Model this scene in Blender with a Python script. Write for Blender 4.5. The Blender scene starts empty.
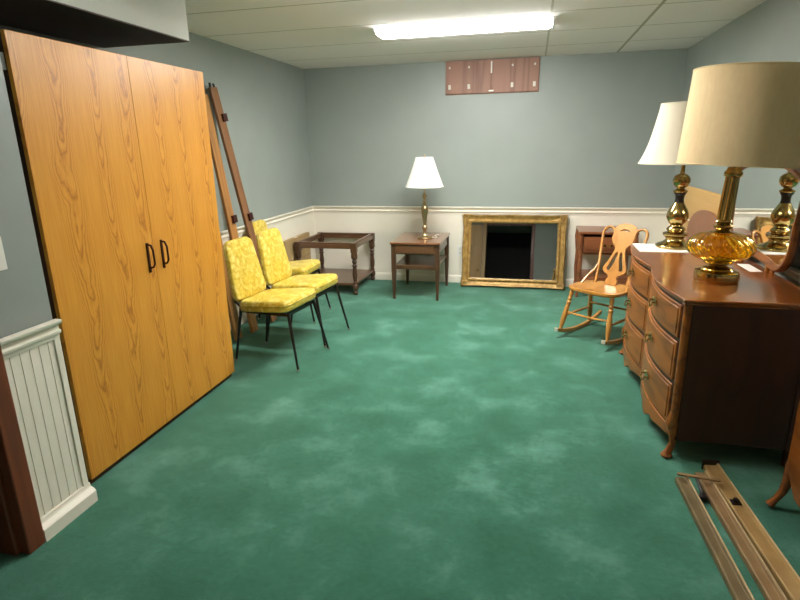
import bpy, bmesh, math, random
from mathutils import Vector, Matrix
random.seed(7)
S = bpy.context.scene
COL = S.collection
PI = math.pi

# ------------------------------------------------------------------ camera
f_px, pitch, yaw, roll, camh = 546.73, -0.2742, 0.2360, -0.0191, 1.4797
Fv = Vector((-math.sin(yaw)*math.cos(pitch), math.cos(yaw)*math.cos(pitch), math.sin(pitch)))
Rv = Vector((math.cos(yaw), math.sin(yaw), 0)); Uv = Rv.cross(Fv)
R2 = Rv*math.cos(roll)+Uv*math.sin(roll); U2 = -Rv*math.sin(roll)+Uv*math.cos(roll)
cam = bpy.data.objects.new('camera', bpy.data.cameras.new('camera'))
M = Matrix((R2, U2, -Fv)).transposed().to_4x4(); M.translation = Vector((0, 0, camh))
cam.matrix_world = M
cam.data.sensor_width = 36; cam.data.lens = 36*f_px/800; cam.data.clip_start = 0.02
COL.objects.link(cam); S.camera = cam
# ------------------------------------------------------------------ world, exposure
W = bpy.data.worlds.new('world'); S.world = W; W.use_nodes = True
W.node_tree.nodes['Background'].inputs[0].default_value = (0.9, 0.95, 1, 1)
W.node_tree.nodes['Background'].inputs[1].default_value = 0.05
S.view_settings.view_transform = 'Standard'; S.view_settings.look = 'None'
S.view_settings.exposure = 1.27; S.view_settings.gamma = 1; S.view_settings.use_curve_mapping = False
HANG_STRENGTH = 25.0
LAMP_STRENGTH = 36.0        # the two fluorescent ceiling fixtures

# room dimensions
XL, XR, YB, YF, H = -2.45, 1.35, 5.95, -0.62, 2.30
XJ = -1.847                 # face of the wall that juts out beside the cabinet
RAIL = 0.84

# ------------------------------------------------------------------ materials
def srgb(r, g, b):
    c = [v/255 for v in (r, g, b)]
    return tuple(x/12.92 if x <= .04045 else ((x+.055)/1.055)**2.4 for x in c)+(1,)

def newmat(name, col=(.5,.5,.5,1), rough=.5, metal=0, **kw):
    m = bpy.data.materials.new(name); m.use_nodes = True
    b = m.node_tree.nodes['Principled BSDF']
    b.inputs['Base Color'].default_value = col
    b.inputs['Roughness'].default_value = rough
    b.inputs['Metallic'].default_value = metal
    for k, v in kw.items(): b.inputs[k].default_value = v
    return m, m.node_tree, b

def N(nt, t, **kw):
    n = nt.nodes.new(t)
    for k, v in kw.items():
        if k in n.inputs: n.inputs[k].default_value = v
        else: setattr(n, k, v)
    return n

def coords(nt, scale=(1,1,1), kind='Object', rot=(0,0,0)):
    tc = N(nt, 'ShaderNodeTexCoord'); mp = N(nt, 'ShaderNodeMapping')
    mp.inputs['Scale'].default_value = scale; mp.inputs['Rotation'].default_value = rot
    nt.links.new(tc.outputs[kind], mp.inputs[0]); return mp.outputs[0]

def ramp(nt, fac, stops):
    r = N(nt, 'ShaderNodeValToRGB'); e = r.color_ramp.elements
    e[0].position, e[0].color = stops[0]; e[1].position, e[1].color = stops[-1]
    for p, c in stops[1:-1]:
        x = e.new(p); x.color = c
    nt.links.new(fac, r.inputs[0]); return r.outputs[0]

def bump(nt, b, h, strength=.2, dist=.01):
    n = N(nt, 'ShaderNodeBump'); n.inputs['Strength'].default_value = strength; n.inputs['Distance'].default_value = dist
    nt.links.new(h, n.inputs['Height']); nt.links.new(n.outputs[0], b.inputs['Normal'])

def noisy(name, c1, c2, scale=8, detail=3, rough=.6, bstr=0, bscale=None, metal=0, stretch=(1,1,1), lo=.3, hi=.7, **kw):
    m, nt, b = newmat(name, c1, rough, metal, **kw)
    v = coords(nt, stretch)
    n = N(nt, 'ShaderNodeTexNoise'); n.inputs['Scale'].default_value = scale; n.inputs['Detail'].default_value = detail
    nt.links.new(v, n.inputs['Vector'])
    nt.links.new(ramp(nt, n.outputs[0], [(lo, c1), (hi, c2)]), b.inputs['Base Color'])
    if bstr:
        n2 = N(nt, 'ShaderNodeTexNoise'); n2.inputs['Scale'].default_value = bscale or scale*4; n2.inputs['Detail'].default_value = 4
        nt.links.new(v, n2.inputs['Vector']); bump(nt, b, n2.outputs[0], bstr, .004)
    return m

def wood(name, light, dark, axis='z', rings=14, across=4.0, along=.45, streak=.35, rough=.35, mixfac=.75, coat=0.0, depth=1.0):
    """grain running along one axis; contour lines of a stretched noise give cathedral figures"""
    m, nt, b = newmat(name, light, rough)
    if coat: b.inputs['Coat Weight'].default_value = coat; b.inputs['Coat Roughness'].default_value = .12
    sc = {'x': (along, across, across), 'y': (across, along, across), 'z': (across, across, along)}[axis]
    v = coords(nt, sc)
    n = N(nt, 'ShaderNodeTexNoise'); n.inputs['Scale'].default_value = 1; n.inputs['Detail'].default_value = 2.0; n.inputs['Roughness'].default_value = .4
    nt.links.new(v, n.inputs['Vector'])
    mu = N(nt, 'ShaderNodeMath', operation='MULTIPLY'); mu.inputs[1].default_value = rings
    nt.links.new(n.outputs[0], mu.inputs[0])
    fr = N(nt, 'ShaderNodeMath', operation='PINGPONG'); fr.inputs[1].default_value = 1; nt.links.new(mu.outputs[0], fr.inputs[0])
    sc2 = {'x': (2, 90, 90), 'y': (90, 2, 90), 'z': (90, 90, 2)}[axis]
    v2 = coords(nt, sc2)
    n2 = N(nt, 'ShaderNodeTexNoise'); n2.inputs['Scale'].default_value = 1; n2.inputs['Detail'].default_value = 3
    nt.links.new(v2, n2.inputs['Vector'])
    mx = N(nt, 'ShaderNodeMath', operation='MULTIPLY_ADD'); mx.inputs[1].default_value = streak; nt.links.new(n2.outputs[0], mx.inputs[0])
    m3 = N(nt, 'ShaderNodeMath', operation='POWER'); m3.inputs[1].default_value = 3.0; nt.links.new(fr.outputs[0], m3.inputs[0])
    m4 = N(nt, 'ShaderNodeMath', operation='MULTIPLY'); m4.inputs[1].default_value = mixfac; nt.links.new(m3.outputs[0], m4.inputs[0])
    nt.links.new(m4.outputs[0], mx.inputs[2])
    nt.links.new(ramp(nt, mx.outputs[0], [(.12, light), (.95, dark)]), b.inputs['Base Color'])
    bump(nt, b, n2.outputs[0], .05, .002)
    return m

M_wall = noisy('wall paint', srgb(143,152,146), srgb(147,156,150), 3, 2, .42, .04, 120)
M_soffit = noisy('soffit paint', srgb(184,188,178), srgb(187,191,181), 3, 2, .6, .04, 120)
M_undershade = noisy('shade-painted brown underside', srgb(74,60,52), srgb(80,64,56), 5, 2, .7)  # dark tone stands in for the shade under the soffit
M_white = noisy('white painted wood', srgb(238,232,216), srgb(242,236,220), 5, 2, .38, .02, 90)
M_bead = M_white
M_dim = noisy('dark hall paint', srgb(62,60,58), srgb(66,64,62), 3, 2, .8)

# beadboard wainscot: white panels with fine vertical grooves (grooves are geometry)
# carpet
m, nt, b = newmat('green carpet', rough=.95); M_carpet = m
b.inputs['Sheen Weight'].default_value = .4; b.inputs['Sheen Roughness'].default_value = .45; b.inputs['Sheen Tint'].default_value = (.75, 1, .9, 1); b.inputs['Specular IOR Level'].default_value = .1
v = coords(nt)
na = N(nt, 'ShaderNodeTexNoise'); na.inputs['Scale'].default_value = 3.1; na.inputs['Detail'].default_value = 8; na.inputs['Roughness'].default_value = .6; na.inputs['Distortion'].default_value = .1
nb = N(nt, 'ShaderNodeTexNoise'); nb.inputs['Scale'].default_value = 260; nb.inputs['Detail'].default_value = 2
nc = N(nt, 'ShaderNodeTexNoise'); nc.inputs['Scale'].default_value = 45; nc.inputs['Detail'].default_value = 4
for n in (na, nb, nc): nt.links.new(v, n.inputs['Vector'])
c1 = ramp(nt, na.outputs[0], [(.36, srgb(50,106,83)), (.52, srgb(61,119,97)), (.78, srgb(106,158,140))])
mxn = N(nt, 'ShaderNodeMix', data_type='RGBA', blend_type='MULTIPLY'); mxn.inputs[0].default_value = .55
nt.links.new(c1, mxn.inputs[6]); nt.links.new(ramp(nt, nc.outputs[0], [(.2, (.62,.62,.62,1)), (.75, (1.15,1.15,1.15,1))]), mxn.inputs[7])
nt.links.new(mxn.outputs[2], b.inputs['Base Color'])
bump(nt, b, nb.outputs[0], .6, .006)

# ceiling tiles with a T-bar grid
m, nt, b = newmat('ceiling tiles', rough=.85); M_ceil = m
tc = N(nt, 'ShaderNodeTexCoord'); sp = N(nt, 'ShaderNodeSeparateXYZ'); nt.links.new(tc.outputs['Object'], sp.inputs[0])
def gridline(out, off, pitch_, w):
    a = N(nt, 'ShaderNodeMath', operation='ADD'); a.inputs[1].default_value = off; nt.links.new(out, a.inputs[0])
    p = N(nt, 'ShaderNodeMath', operation='PINGPONG'); p.inputs[1].default_value = pitch_/2; nt.links.new(a.outputs[0], p.inputs[0])
    l = N(nt, 'ShaderNodeMath', operation='LESS_THAN'); l.inputs[1].default_value = w; nt.links.new(p.outputs[0], l.inputs[0]); return l.outputs[0]
def oneline(out, at, w, k):
    a = N(nt, 'ShaderNodeMath', operation='COMPARE'); a.inputs[1].default_value = at; a.inputs[2].default_value = w; nt.links.new(out, a.inputs[0])
    q = N(nt, 'ShaderNodeMath', operation='MULTIPLY'); q.inputs[1].default_value = k; nt.links.new(a.outputs[0], q.inputs[0]); return q.outputs[0]
gxa = N(nt, 'ShaderNodeMath', operation='MAXIMUM'); nt.links.new(oneline(sp.outputs[0], .735, .011, 1), gxa.inputs[0]); nt.links.new(oneline(sp.outputs[0], .075, .007, .7), gxa.inputs[1]); gx = gxa.outputs[0]
gy = gridline(sp.outputs[1], -4.04+13.2, .66, .007)
mxm = N(nt, 'ShaderNodeMath', operation='MAXIMUM'); nt.links.new(gx, mxm.inputs[0]); nt.links.new(gy, mxm.inputs[1])
ns = N(nt, 'ShaderNodeTexNoise'); ns.inputs['Scale'].default_value = 90; ns.inputs['Detail'].default_value = 5; nt.links.new(tc.outputs['Object'], ns.inputs['Vector'])
cc = ramp(nt, ns.outputs[0], [(.3, srgb(240,234,233)), (.6, srgb(246,240,239))])
mx = N(nt, 'ShaderNodeMix', data_type='RGBA'); nt.links.new(mxm.outputs[0], mx.inputs[0]); nt.links.new(cc, mx.inputs[6]); mx.inputs[7].default_value = srgb(176,172,158)
nt.links.new(mx.outputs[2], b.inputs['Base Color']); bump(nt, b, ns.outputs[0], .2, .003)

def cathedral(name, light, mid, dark, w=.205):
    m, nt, b = newmat(name, light, .36); L = nt.links.new
    def mt(op, a, c=None, v=None, v2=None):
        n = N(nt, 'ShaderNodeMath', operation=op)
        if hasattr(a, 'links'): L(a, n.inputs[0])
        else: n.inputs[0].default_value = a
        if c is not None: L(c, n.inputs[1])
        if v is not None: n.inputs[1].default_value = v
        if v2 is not None: n.inputs[2].default_value = v2
        return n.outputs[0]
    tc = N(nt, 'ShaderNodeTexCoord'); sp = N(nt, 'ShaderNodeSeparateXYZ'); L(tc.outputs['Object'], sp.inputs[0])
    def noise(sc, scale=1, detail=2):
        n = N(nt, 'ShaderNodeTexNoise'); n.inputs['Scale'].default_value = scale; n.inputs['Detail'].default_value = detail; L(coords(nt, sc), n.inputs['Vector']); return n.outputs[0]
    wob = mt('MULTIPLY', noise((1, 2.2, 1.5)), v=.20)
    yy = mt('ADD', sp.outputs[1], wob)
    q = mt('PINGPONG', mt('ADD', yy, v=10.0), v=w/2)          # 0..w/2
    u2 = mt('MULTIPLY', mt('MULTIPLY', q, q), v=1.0/(w*w))    # 0..0.25
    val = mt('ADD', mt('ADD', mt('MULTIPLY', sp.outputs[2], v=5.5), mt('MULTIPLY', u2, v=-46.0)), mt('MULTIPLY', noise((10, 14, 7), 1, 5), v=3.2))
    ring = mt('PINGPONG', mt('ADD', val, v=60.0), v=.5)
    line = mt('POWER', mt('MULTIPLY', ring, v=2.0), v=2.2)
    mask = N(nt, 'ShaderNodeMapRange'); mask.inputs['From Min'].default_value = .0; mask.inputs['From Max'].default_value = .10; mask.inputs['To Min'].default_value = 1; mask.inputs['To Max'].default_value = .22; L(u2, mask.inputs[0])
    pores = noise((120, 120, 5), 1, 3); patch = noise((3, 3, .8), 1, 2)
    a = mt('MULTIPLY', mt('MULTIPLY', line, mask.outputs[0]), v=.50)
    bq = mt('MULTIPLY', pores, v=.55)
    tot = mt('ADD', mt('ADD', a, bq), mt('MULTIPLY', patch, v=.14))
    L(ramp(nt, tot, [(.28, light), (.52, mid), (.95, dark)]), b.inputs['Base Color'])
    bump(nt, b, pores, .05, .002)
    return m
M_oak = cathedral('oak veneer', srgb(214,152,56), srgb(200,134,42), srgb(158,96,26))
M_oakdark = wood('dark cabinet edge', srgb(78,46,26), srgb(48,28,16), 'z', rough=.5)
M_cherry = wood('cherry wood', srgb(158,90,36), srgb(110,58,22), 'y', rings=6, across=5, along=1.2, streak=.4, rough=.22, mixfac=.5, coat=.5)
M_cherryshade = wood('shaded cherry wood sides', srgb(66,34,18), srgb(44,22,12), 'z', rings=6, across=5, along=1.2, streak=.4, rough=.5, mixfac=.5, coat=.0)  # darker copy of the cherry, with the unlit sides' shade in its colour
M_cherryd = wood('cherry drawer fronts', srgb(156,92,32), srgb(98,52,18), 'y', rings=10, across=6, along=1.4, streak=.45, rough=.36, mixfac=.55, coat=.0)
M_walnut = wood('walnut', srgb(100,68,44), srgb(64,42,28), 'x', rings=7, across=7, along=1, rough=.3, mixfac=.5, coat=.3)
M_walnutz = wood('walnut legs', srgb(88,60,40), srgb(56,37,25), 'z', rings=6, across=9, along=1, rough=.35, mixfac=.5)
M_sidetop = wood('glossy reddish tabletop', srgb(122,78,50), srgb(84,50,32), 'x', rings=5, across=5, along=1, rough=.2, mixfac=.5, coat=.6)
M_maple = wood('golden maple', srgb(196,140,68), srgb(152,98,40), 'z', rings=5, across=9, along=1, rough=.3, mixfac=.4, coat=.3)
M_mapley = wood('golden maple seat', srgb(192,134,58), srgb(150,94,36), 'y', rings=7, across=7, along=1, rough=.25, mixfac=.4, coat=.4)
M_board = wood('bed rail wood', srgb(132,90,54), srgb(86,54,32), 'z', rings=6, across=9, along=.8, rough=.4, mixfac=.5)
M_boardlt = wood('light bed rail wood', srgb(174,122,62), srgb(128,84,42), 'z', rings=6, across=9, along=.8, rough=.4, mixfac=.5)
M_jamb = wood('stained door casing', srgb(128,66,40), srgb(84,40,24), 'z', rings=6, across=9, along=.6, rough=.35, mixfac=.5, coat=.2)
M_doorw = wood('pale door wood', srgb(222,184,128), srgb(196,154,100), 'z', rings=6, across=5, along=.5, rough=.4, mixfac=.5)
M_night = wood('reddish nightstand wood', srgb(140,84,52), srgb(98,54,34), 'x', rings=6, across=6, along=1, rough=.3, mixfac=.5, coat=.2)
M_tan = wood('tan headboard wood', srgb(206,166,104), srgb(182,140,84), 'y', rings=5, across=4, along=.7, rough=.5, mixfac=.4)
M_brown = noisy('brown footboard', srgb(150,104,76), srgb(140,94,68), 4, 3, .45)
M_mauve = wood('window shutter wood', srgb(156,112,92), srgb(118,80,62), 'z', rings=7, across=7, along=.6, rough=.5, mixfac=.6)
M_brass, nt, b = newmat('polished brass', (.46,.34,.13,1), .17, 1)
M_brasslt, nt, b = newmat('antique brass', (.46,.35,.20,1), .34, 1)
M_gold = noisy('gilded frame', srgb(190,154,88), srgb(138,106,54), 26, 5, .45, .8, 60, metal=.3)
M_black, nt, b = newmat('black enamelled metal', srgb(38,34,32), .35, .3)
M_darkpull, nt, b = newmat('dark bronze pull', srgb(64,22,14), .4, .4)
M_steel, nt, b = newmat('chrome', (.7,.7,.7,1), .2, 1)
M_glide, nt, b = newmat('pale glide', srgb(220,214,200), .4, 0)
M_mirror, nt, b = newmat('mirror glass', (.86,.88,.87,1), .015, 1)
M_dullmirror, nt, b = newmat('old mirror glass', (.62,.63,.62,1), .02, 1)
M_shade_w, nt, b = newmat('white lampshade', srgb(250,249,243), .8)
M_shade_i, nt, b = newmat('ivory lampshade', srgb(222,213,190), .8)
M_shade_b = noisy('beige linen lampshade', srgb(250,224,176), srgb(244,216,167), 60, 4, .85, .15, 300, stretch=(1,1,.3))
for mm in (M_shade_w, M_shade_i, M_shade_b):
    nt = mm.node_tree; b = nt.nodes['Principled BSDF']; out = nt.nodes['Material Output']
    tr = N(nt, 'ShaderNodeBsdfTranslucent'); ms = N(nt, 'ShaderNodeMixShader'); ms.inputs[0].default_value = .10
    if b.inputs['Base Color'].is_linked: nt.links.new(b.inputs['Base Color'].links[0].from_socket, tr.inputs[0])
    else: tr.inputs[0].default_value = b.inputs['Base Color'].default_value
    nt.links.new(b.outputs[0], ms.inputs[1]); nt.links.new(tr.outputs[0], ms.inputs[2]); nt.links.new(ms.outputs[0], out.inputs[0])
M_amber, nt, b = newmat('amber glass', (.97,.74,.12,1), .02, 0)
b.inputs['Transmission Weight'].default_value = 1.0; b.inputs['IOR'].default_value = 1.45
M_paper, nt, b = newmat('white paper', srgb(244,242,232), .6)
M_plastic, nt, b = newmat('white plastic', srgb(236,234,226), .35)
M_housing, nt, b = newmat('fixture enamel', srgb(235,236,238), .4)
M_card = noisy('cardboard', srgb(178,150,104), srgb(166,138,94), 12, 3, .8)
M_railmetal = noisy('tan bed rail metal', srgb(152,124,84), srgb(126,98,64), 9, 3, .4, metal=.15)
M_railolive = noisy('olive tan rail metal', srgb(128,110,76), srgb(106,90,60), 9, 3, .4, metal=.15)
M_railgold = noisy('yellowish tan rail metal', srgb(176,144,90), srgb(150,118,70), 9, 3, .4, metal=.15)
M_railedge, nt, b = newmat('worn pale rail edge', srgb(196,172,132), .45, .2)  # paler tone along the rolled edge of each rail
M_diff = bpy.data.materials.new('lit diffuser'); M_diff.use_nodes = True
nt = M_diff.node_tree; nt.nodes.remove(nt.nodes['Principled BSDF'])
em = N(nt, 'ShaderNodeEmission'); em.inputs[0].default_value = (1.0, .975, .93, 1); em.inputs[1].default_value = LAMP_STRENGTH
nt.links.new(em.outputs[0], nt.nodes['Material Output'].inputs[0])
M_tube = M_diff.copy(); M_tube.name = 'lit tubes'
for n_ in M_tube.node_tree.nodes:
    if n_.type == 'EMISSION': n_.inputs[1].default_value = HANG_STRENGTH
# yellow floral vinyl
m, nt, b = newmat('yellow patterned vinyl', rough=.32); M_vinyl = m
v = coords(nt)
n1 = N(nt, 'ShaderNodeTexNoise'); n1.inputs['Scale'].default_value = 20; n1.inputs['Detail'].default_value = 5; n1.inputs['Roughness'].default_value = .6; n1.inputs['Distortion'].default_value = 1.2
nt.links.new(v, n1.inputs['Vector'])
nt.links.new(ramp(nt, n1.outputs[0], [(.34, srgb(192,160,44)), (.5, srgb(212,186,70)), (.66, srgb(230,214,126))]), b.inputs['Base Color'])
bump(nt, b, n1.outputs[0], .12, .003)

# ------------------------------------------------------------------ mesh helpers
def V(*a): return Vector(a)
def box(bm, x0, x1, y0, y1, z0, z1, mat=None):
    vs = [bm.verts.new((x, y, z)) for x in (x0, x1) for y in (y0, y1) for z in (z0, z1)]
    for q in ((0,1,3,2),(4,6,7,5),(0,4,5,1),(2,3,7,6),(0,2,6,4),(1,5,7,3)):
        bm.faces.new([vs[i] for i in q])
    if mat is not None:
        for w in vs: w.co = mat @ w.co
    return vs
def frame_of(d):
    d = d.normalized(); a = V(0,0,1) if abs(d.z) < .95 else V(1,0,0)
    u = d.cross(a).normalized(); return u, d.cross(u).normalized()
def beam(bm, p0, p1, w, t, side):
    """rectangular bar p0->p1, width w along side, thickness t"""
    p0, p1, side = V(*p0), V(*p1), V(*side); d = (p1-p0).normalized()
    s = (side-d*side.dot(d)).normalized(); n = d.cross(s)
    vs = [bm.verts.new(p+s*a*w/2+n*b_*t/2) for p in (p0, p1) for a, b_ in ((-1,-1),(1,-1),(1,1),(-1,1))]
    for q in ((3,2,1,0),(4,5,6,7),(0,1,5,4),(1,2,6,5),(2,3,7,6),(3,0,4,7)): bm.faces.new([vs[i] for i in q])
def tube(bm, pts, r, seg=10, closed=False, flat=1.0):
    pts = [Vector(p) for p in pts]; n = len(pts)
    rs = r if isinstance(r, (list, tuple)) else [r]*n
    rings = []; u = None
    for i, p in enumerate(pts):
        if closed: d = pts[(i+1) % n]-pts[i-1]
        else: d = pts[min(i+1, n-1)]-pts[max(i-1, 0)]
        d.normalize()
        if u is None: u, w = frame_of(d)
        else:
            u = (u-d*u.dot(d)).normalized(); w = d.cross(u)
        rings.append([bm.verts.new(p+(u*math.cos(2*PI*k/seg)+w*math.sin(2*PI*k/seg)*flat)*rs[i]) for k in range(seg)])
    m_ = n if closed else n-1
    for i in range(m_):
        A, B = rings[i], rings[(i+1) % n]
        for k in range(seg): bm.faces.new((A[k], A[(k+1) % seg], B[(k+1) % seg], B[k]))
    if not closed:
        bm.faces.new(list(reversed(rings[0]))); bm.faces.new(rings[-1])
def turned(bm, p0, p1, prof, seg=14):
    """turned spindle from p0 to p1; prof = [(t, r)]"""
    p0, p1 = V(*p0), V(*p1); d = p1-p0; u, w = frame_of(d); rings = []
    for t, r in prof:
        c = p0+d*t
        rings.append([bm.verts.new(c+(u*math.cos(2*PI*k/seg)+w*math.sin(2*PI*k/seg))*r) for k in range(seg)])
    for A, B in zip(rings, rings[1:]):
        for k in range(seg): bm.faces.new((A[k], A[(k+1) % seg], B[(k+1) % seg], B[k]))
    bm.faces.new(list(reversed(rings[0]))); bm.faces.new(rings[-1])
def smoothprof(prof, n=4):
    out = []
    P = [prof[0]]+list(prof)+[prof[-1]]
    for i in range(1, len(P)-2):
        for k in range(n):
            t = k/n; a = []
            for j in (0, 1):
                p0, p1, p2, p3 = P[i-1][j], P[i][j], P[i+1][j], P[i+2][j]
                a.append(.5*((2*p1)+(-p0+p2)*t+(2*p0-5*p1+4*p2-p3)*t*t+(-p0+3*p1-3*p2+p3)*t**3))
            out.append(tuple(a))
    out.append(tuple(prof[-1])); return out
def lathe(bm, prof, seg=32, c=(0,0), cap=True, ripple=None, arc=None):
    """prof = [(r, z)]"""
    rings = []
    for r, z in prof:
        ring = []
        for k in range(seg):
            a = 2*PI*k/seg; rr = r*(1+(ripple(a, z) if ripple else 0))
            ring.append(bm.verts.new((c[0]+rr*math.cos(a), c[1]+rr*math.sin(a), z)))
        rings.append(ring)
    for A, B in zip(rings, rings[1:]):
        for k in range(seg): bm.faces.new((A[k], A[(k+1) % seg], B[(k+1) % seg], B[k]))
    if cap:
        bm.faces.new(list(reversed(rings[0]))); bm.faces.new(rings[-1])
def prism(bm, pts, to3, t0, t1):
    """outline pts (2-D) extruded from t0 to t1; to3(u,v,t)->xyz"""
    A = [bm.verts.new(to3(u, v, t0)) for u, v in pts]; B = [bm.verts.new(to3(u, v, t1)) for u, v in pts]
    n = len(pts); bm.faces.new(A); bm.faces.new(list(reversed(B)))
    for i in range(n): bm.faces.new((A[i], B[i], B[(i+1) % n], A[(i+1) % n]))
def rrect(w0, w1, d0, d1, r, n=5):
    """rounded trapezoid: width w0 at x=d0, w1 at x=d1 ; returned CCW (x,y)"""
    cs = [(d0, -w0/2), (d1, -w1/2), (d1, w1/2), (d0, w0/2)]; out = []
    for i, c in enumerate(cs):
        c = Vector(c); a = (Vector(cs[i-1])-c).normalized(); b_ = (Vector(cs[(i+1) % 4])-c).normalized()
        for k in range(n+1):
            t = k/n; p = (c+a*r)*(1-t)**2+c*2*t*(1-t)+(c+b_*r)*t*t; out.append((p.x, p.y))
    return out
def pad(bm, outline, th, to3, edge=.02, crown=.012):
    """upholstered pad: rounded slab over an outline"""
    cx = sum(p[0] for p in outline)/len(outline); cy = sum(p[1] for p in outline)/len(outline)
    def ring(ins, z):
        o = []
        for x, y in outline:
            d = math.hypot(x-cx, y-cy); k = max(0, (d-ins)/d); o.append(bm.verts.new(to3(cx+(x-cx)*k, cy+(y-cy)*k, z)))
        return o
    rs = [ring(.03, 0), ring(.008, .004), ring(0, .012)]
    for k in range(6):
        a = k/5*PI/2; rs.append(ring(edge*(1-math.cos(a)), th-edge+edge*math.sin(a)))
    for ins, c in ((.05, .35), (.09, .65), (.14, .9), (.2, 1.0)): rs.append(ring(ins, th+crown*c))
    for A, B in zip(rs, rs[1:]):
        n = len(A)
        for k in range(n): bm.faces.new((A[k], A[(k+1) % n], B[(k+1) % n], B[k]))
    bm.faces.new(list(reversed(rs[0]))); bm.faces.new(rs[-1])

def obj(name, bm, mat, parent=None, smooth=True, bevel=0, loc=None, label=None, kind=None):
    bmesh.ops.recalc_face_normals(bm, faces=bm.faces)
    me = bpy.data.meshes.new(name); bm.to_mesh(me); bm.free(); me.materials.append(mat)
    for p in me.polygons: p.use_smooth = smooth
    o = bpy.data.objects.new(name, me); COL.objects.link(o)
    if bevel:
        md = o.modifiers.new('bevel', 'BEVEL'); md.width = bevel; md.segments = 2; md.limit_method = 'ANGLE'; md.angle_limit = .6; md.harden_normals = False
    if smooth:
        try: me.set_sharp_from_angle(angle=math.radians(38))
        except Exception: pass
    if parent: o.parent = parent
    if loc: o.location = loc
    if label: o['label'] = label
    if kind: o['kind'] = kind
    return o
def thing(name, label, cat, loc=(0,0,0), rz=0, group=None, rx=0):
    o = bpy.data.objects.new(name, None); COL.objects.link(o); o.empty_display_size = .1
    o.location = loc; o.rotation_euler = (rx, 0, rz); o['label'] = label; o['category'] = cat
    if group: o['group'] = group
    return o
def tag(o, label, cat, group=None):
    o['label'] = label; o['category'] = cat
    if group: o['group'] = group
    return o
def struct(name, bm, mat, parent=None, smooth=False, bevel=0, label=None):
    o = obj(name, bm, mat, parent, smooth, bevel)
    if not parent: o['kind'] = 'structure'
    if label: o['label'] = label
    return o
def dup(root, loc, rz, label):
    r = root.copy(); COL.objects.link(r); r.location = loc; r.rotation_euler = (0,0,rz); r['label'] = label
    def rec(a, b_):
        for ch in list(a.children):
            c = ch.copy(); COL.objects.link(c); c.parent = b_; rec(ch, c)
    rec(root, r); return r
def NB(): return bmesh.new()

# ================================================================== ROOM SHELL
T = .12
b = NB(); box(b, -3.3, XR+T, -2.9, YB+T, -.1, 0); struct('floor', b, M_carpet)
b = NB(); box(b, -3.3, XR+T, -2.9, YB+T, H, H+.1); struct('ceiling', b, M_ceil)
b = NB(); box(b, XL-T, XR+T, YB, YB+T, 0, H); struct('wall_back', b, M_wall)
b = NB(); box(b, XR, XR+T, -2.9, YB, 0, H); struct('wall_right', b, M_wall)
YJ = 1.714
b = NB(); box(b, XL-T, XL, YJ, YB, 0, H); struct('wall_left', b, M_wall)
# wall that juts out beside the cabinet, with the doorway in it
b = NB(); box(b, XL-T, XJ, 1.43, YJ, 0, H); box(b, XJ-.12, XJ, YF, .45, 0, H); box(b, XJ-.12, XJ, .45, 1.42, 2.04, H)
struct('wall_near_left', b, M_wall)
# front wall behind the camera with an open doorway
b = NB(); box(b, XJ, -.95, YF-T, YF, 0, H); box(b, .06, XR, YF-T, YF, 0, H); box(b, -.95, .06, YF-T, YF, 2.03, H); struct('wall_front', b, M_wall)
b = NB(); box(b, -3.3, XR, -2.9, -2.8, 0, H); struct('wall_hall', b, M_dim)
b = NB(); box(b, -3.3, -3.2, -2.8, YJ, 0, H); struct('wall_side_room', b, M_dim)
b = NB(); box(b, -3.2, XL-T, YJ-.1, YJ, 0, H); struct('wall_side_room_end', b, M_dim)
# soffit over the cabinet alcove
b = NB(); box(b, XL, -1.893, YJ, 2.97, 2.066, H); struct('trim_1', b, M_soffit, label='boxed soffit above the cabinet alcove')

b = NB(); box(b, XL, -1.894, YJ, 2.969, 2.060, 2.066); struct('trim_soffit_shade', b, M_undershade, label='shade-painted brown underside of the soffit')  # added thin sheet; the alcove's shade is put into its colour

# chair rail, wainscot, baseboard profiles swept along walls -------------
RAILP = [(0, -.078), (.006, -.078), (.008, -.062), (.018, -.056), (.020, -.046), (.010, -.040), (.010, -.026), (.026, -.018), (.032, -.010), (.032, -.002), (.026, 0), (0, 0)]
BASEP = [(0, 0), (.016, 0), (.016, .062), (.012, .074), (.006, .082), (0, .082)]
def sweep(bm, prof, p0, p1, nrm, z):
    p0, p1, nrm = V(*p0, 0), V(*p1, 0), V(*nrm, 0)
    A = [bm.verts.new(p0+nrm*d+V(0,0,z+h)) for d, h in prof]; B = [bm.verts.new(p1+nrm*d+V(0,0,z+h)) for d, h in prof]
    n = len(prof); bm.faces.new(A); bm.faces.new(list(reversed(B)))
    for i in range(n): bm.faces.new((A[i], A[(i+1) % n], B[(i+1) % n], B[i]))
WT = .012
def wainscot(side, p0, p1, nrm, groove=None):
    b = NB(); d = V(*p1)-V(*p0); L = d.length; d.normalize(); n = V(*nrm)
    def slab(s0, s1, t):
        q = [V(*p0)+d*s0, V(*p0)+d*s1, V(*p0)+d*s1+n*t, V(*p0)+d*s0+n*t]
        prism(b, [(v_.x, v_.y) for v_ in q], lambda x, y, z: (x, y, z), .0, RAIL-.04)
    if groove:
        slab(0, L, WT-.003); s = 0.004
        while s < L-.004:
            slab(s, min(s+groove-.005, L-.002), WT); s += groove
    else: slab(0, L, WT)
    struct('trim_wainscot_'+side, b, M_bead)
    b = NB(); sweep(b, RAILP, [V(*p0).x+n.x*WT, V(*p0).y+n.y*WT], [V(*p1).x+n.x*WT, V(*p1).y+n.y*WT], nrm, RAIL); struct('trim_chair_rail_'+side, b, M_white, smooth=True)
    b = NB(); sweep(b, BASEP, [V(*p0).x+n.x*WT, V(*p0).y+n.y*WT], [V(*p1).x+n.x*WT, V(*p1).y+n.y*WT], nrm, 0); struct('baseboard_'+side, b, M_white, smooth=True)
wainscot('back', (XL, YB), (XR, YB), (0, -1))
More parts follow.
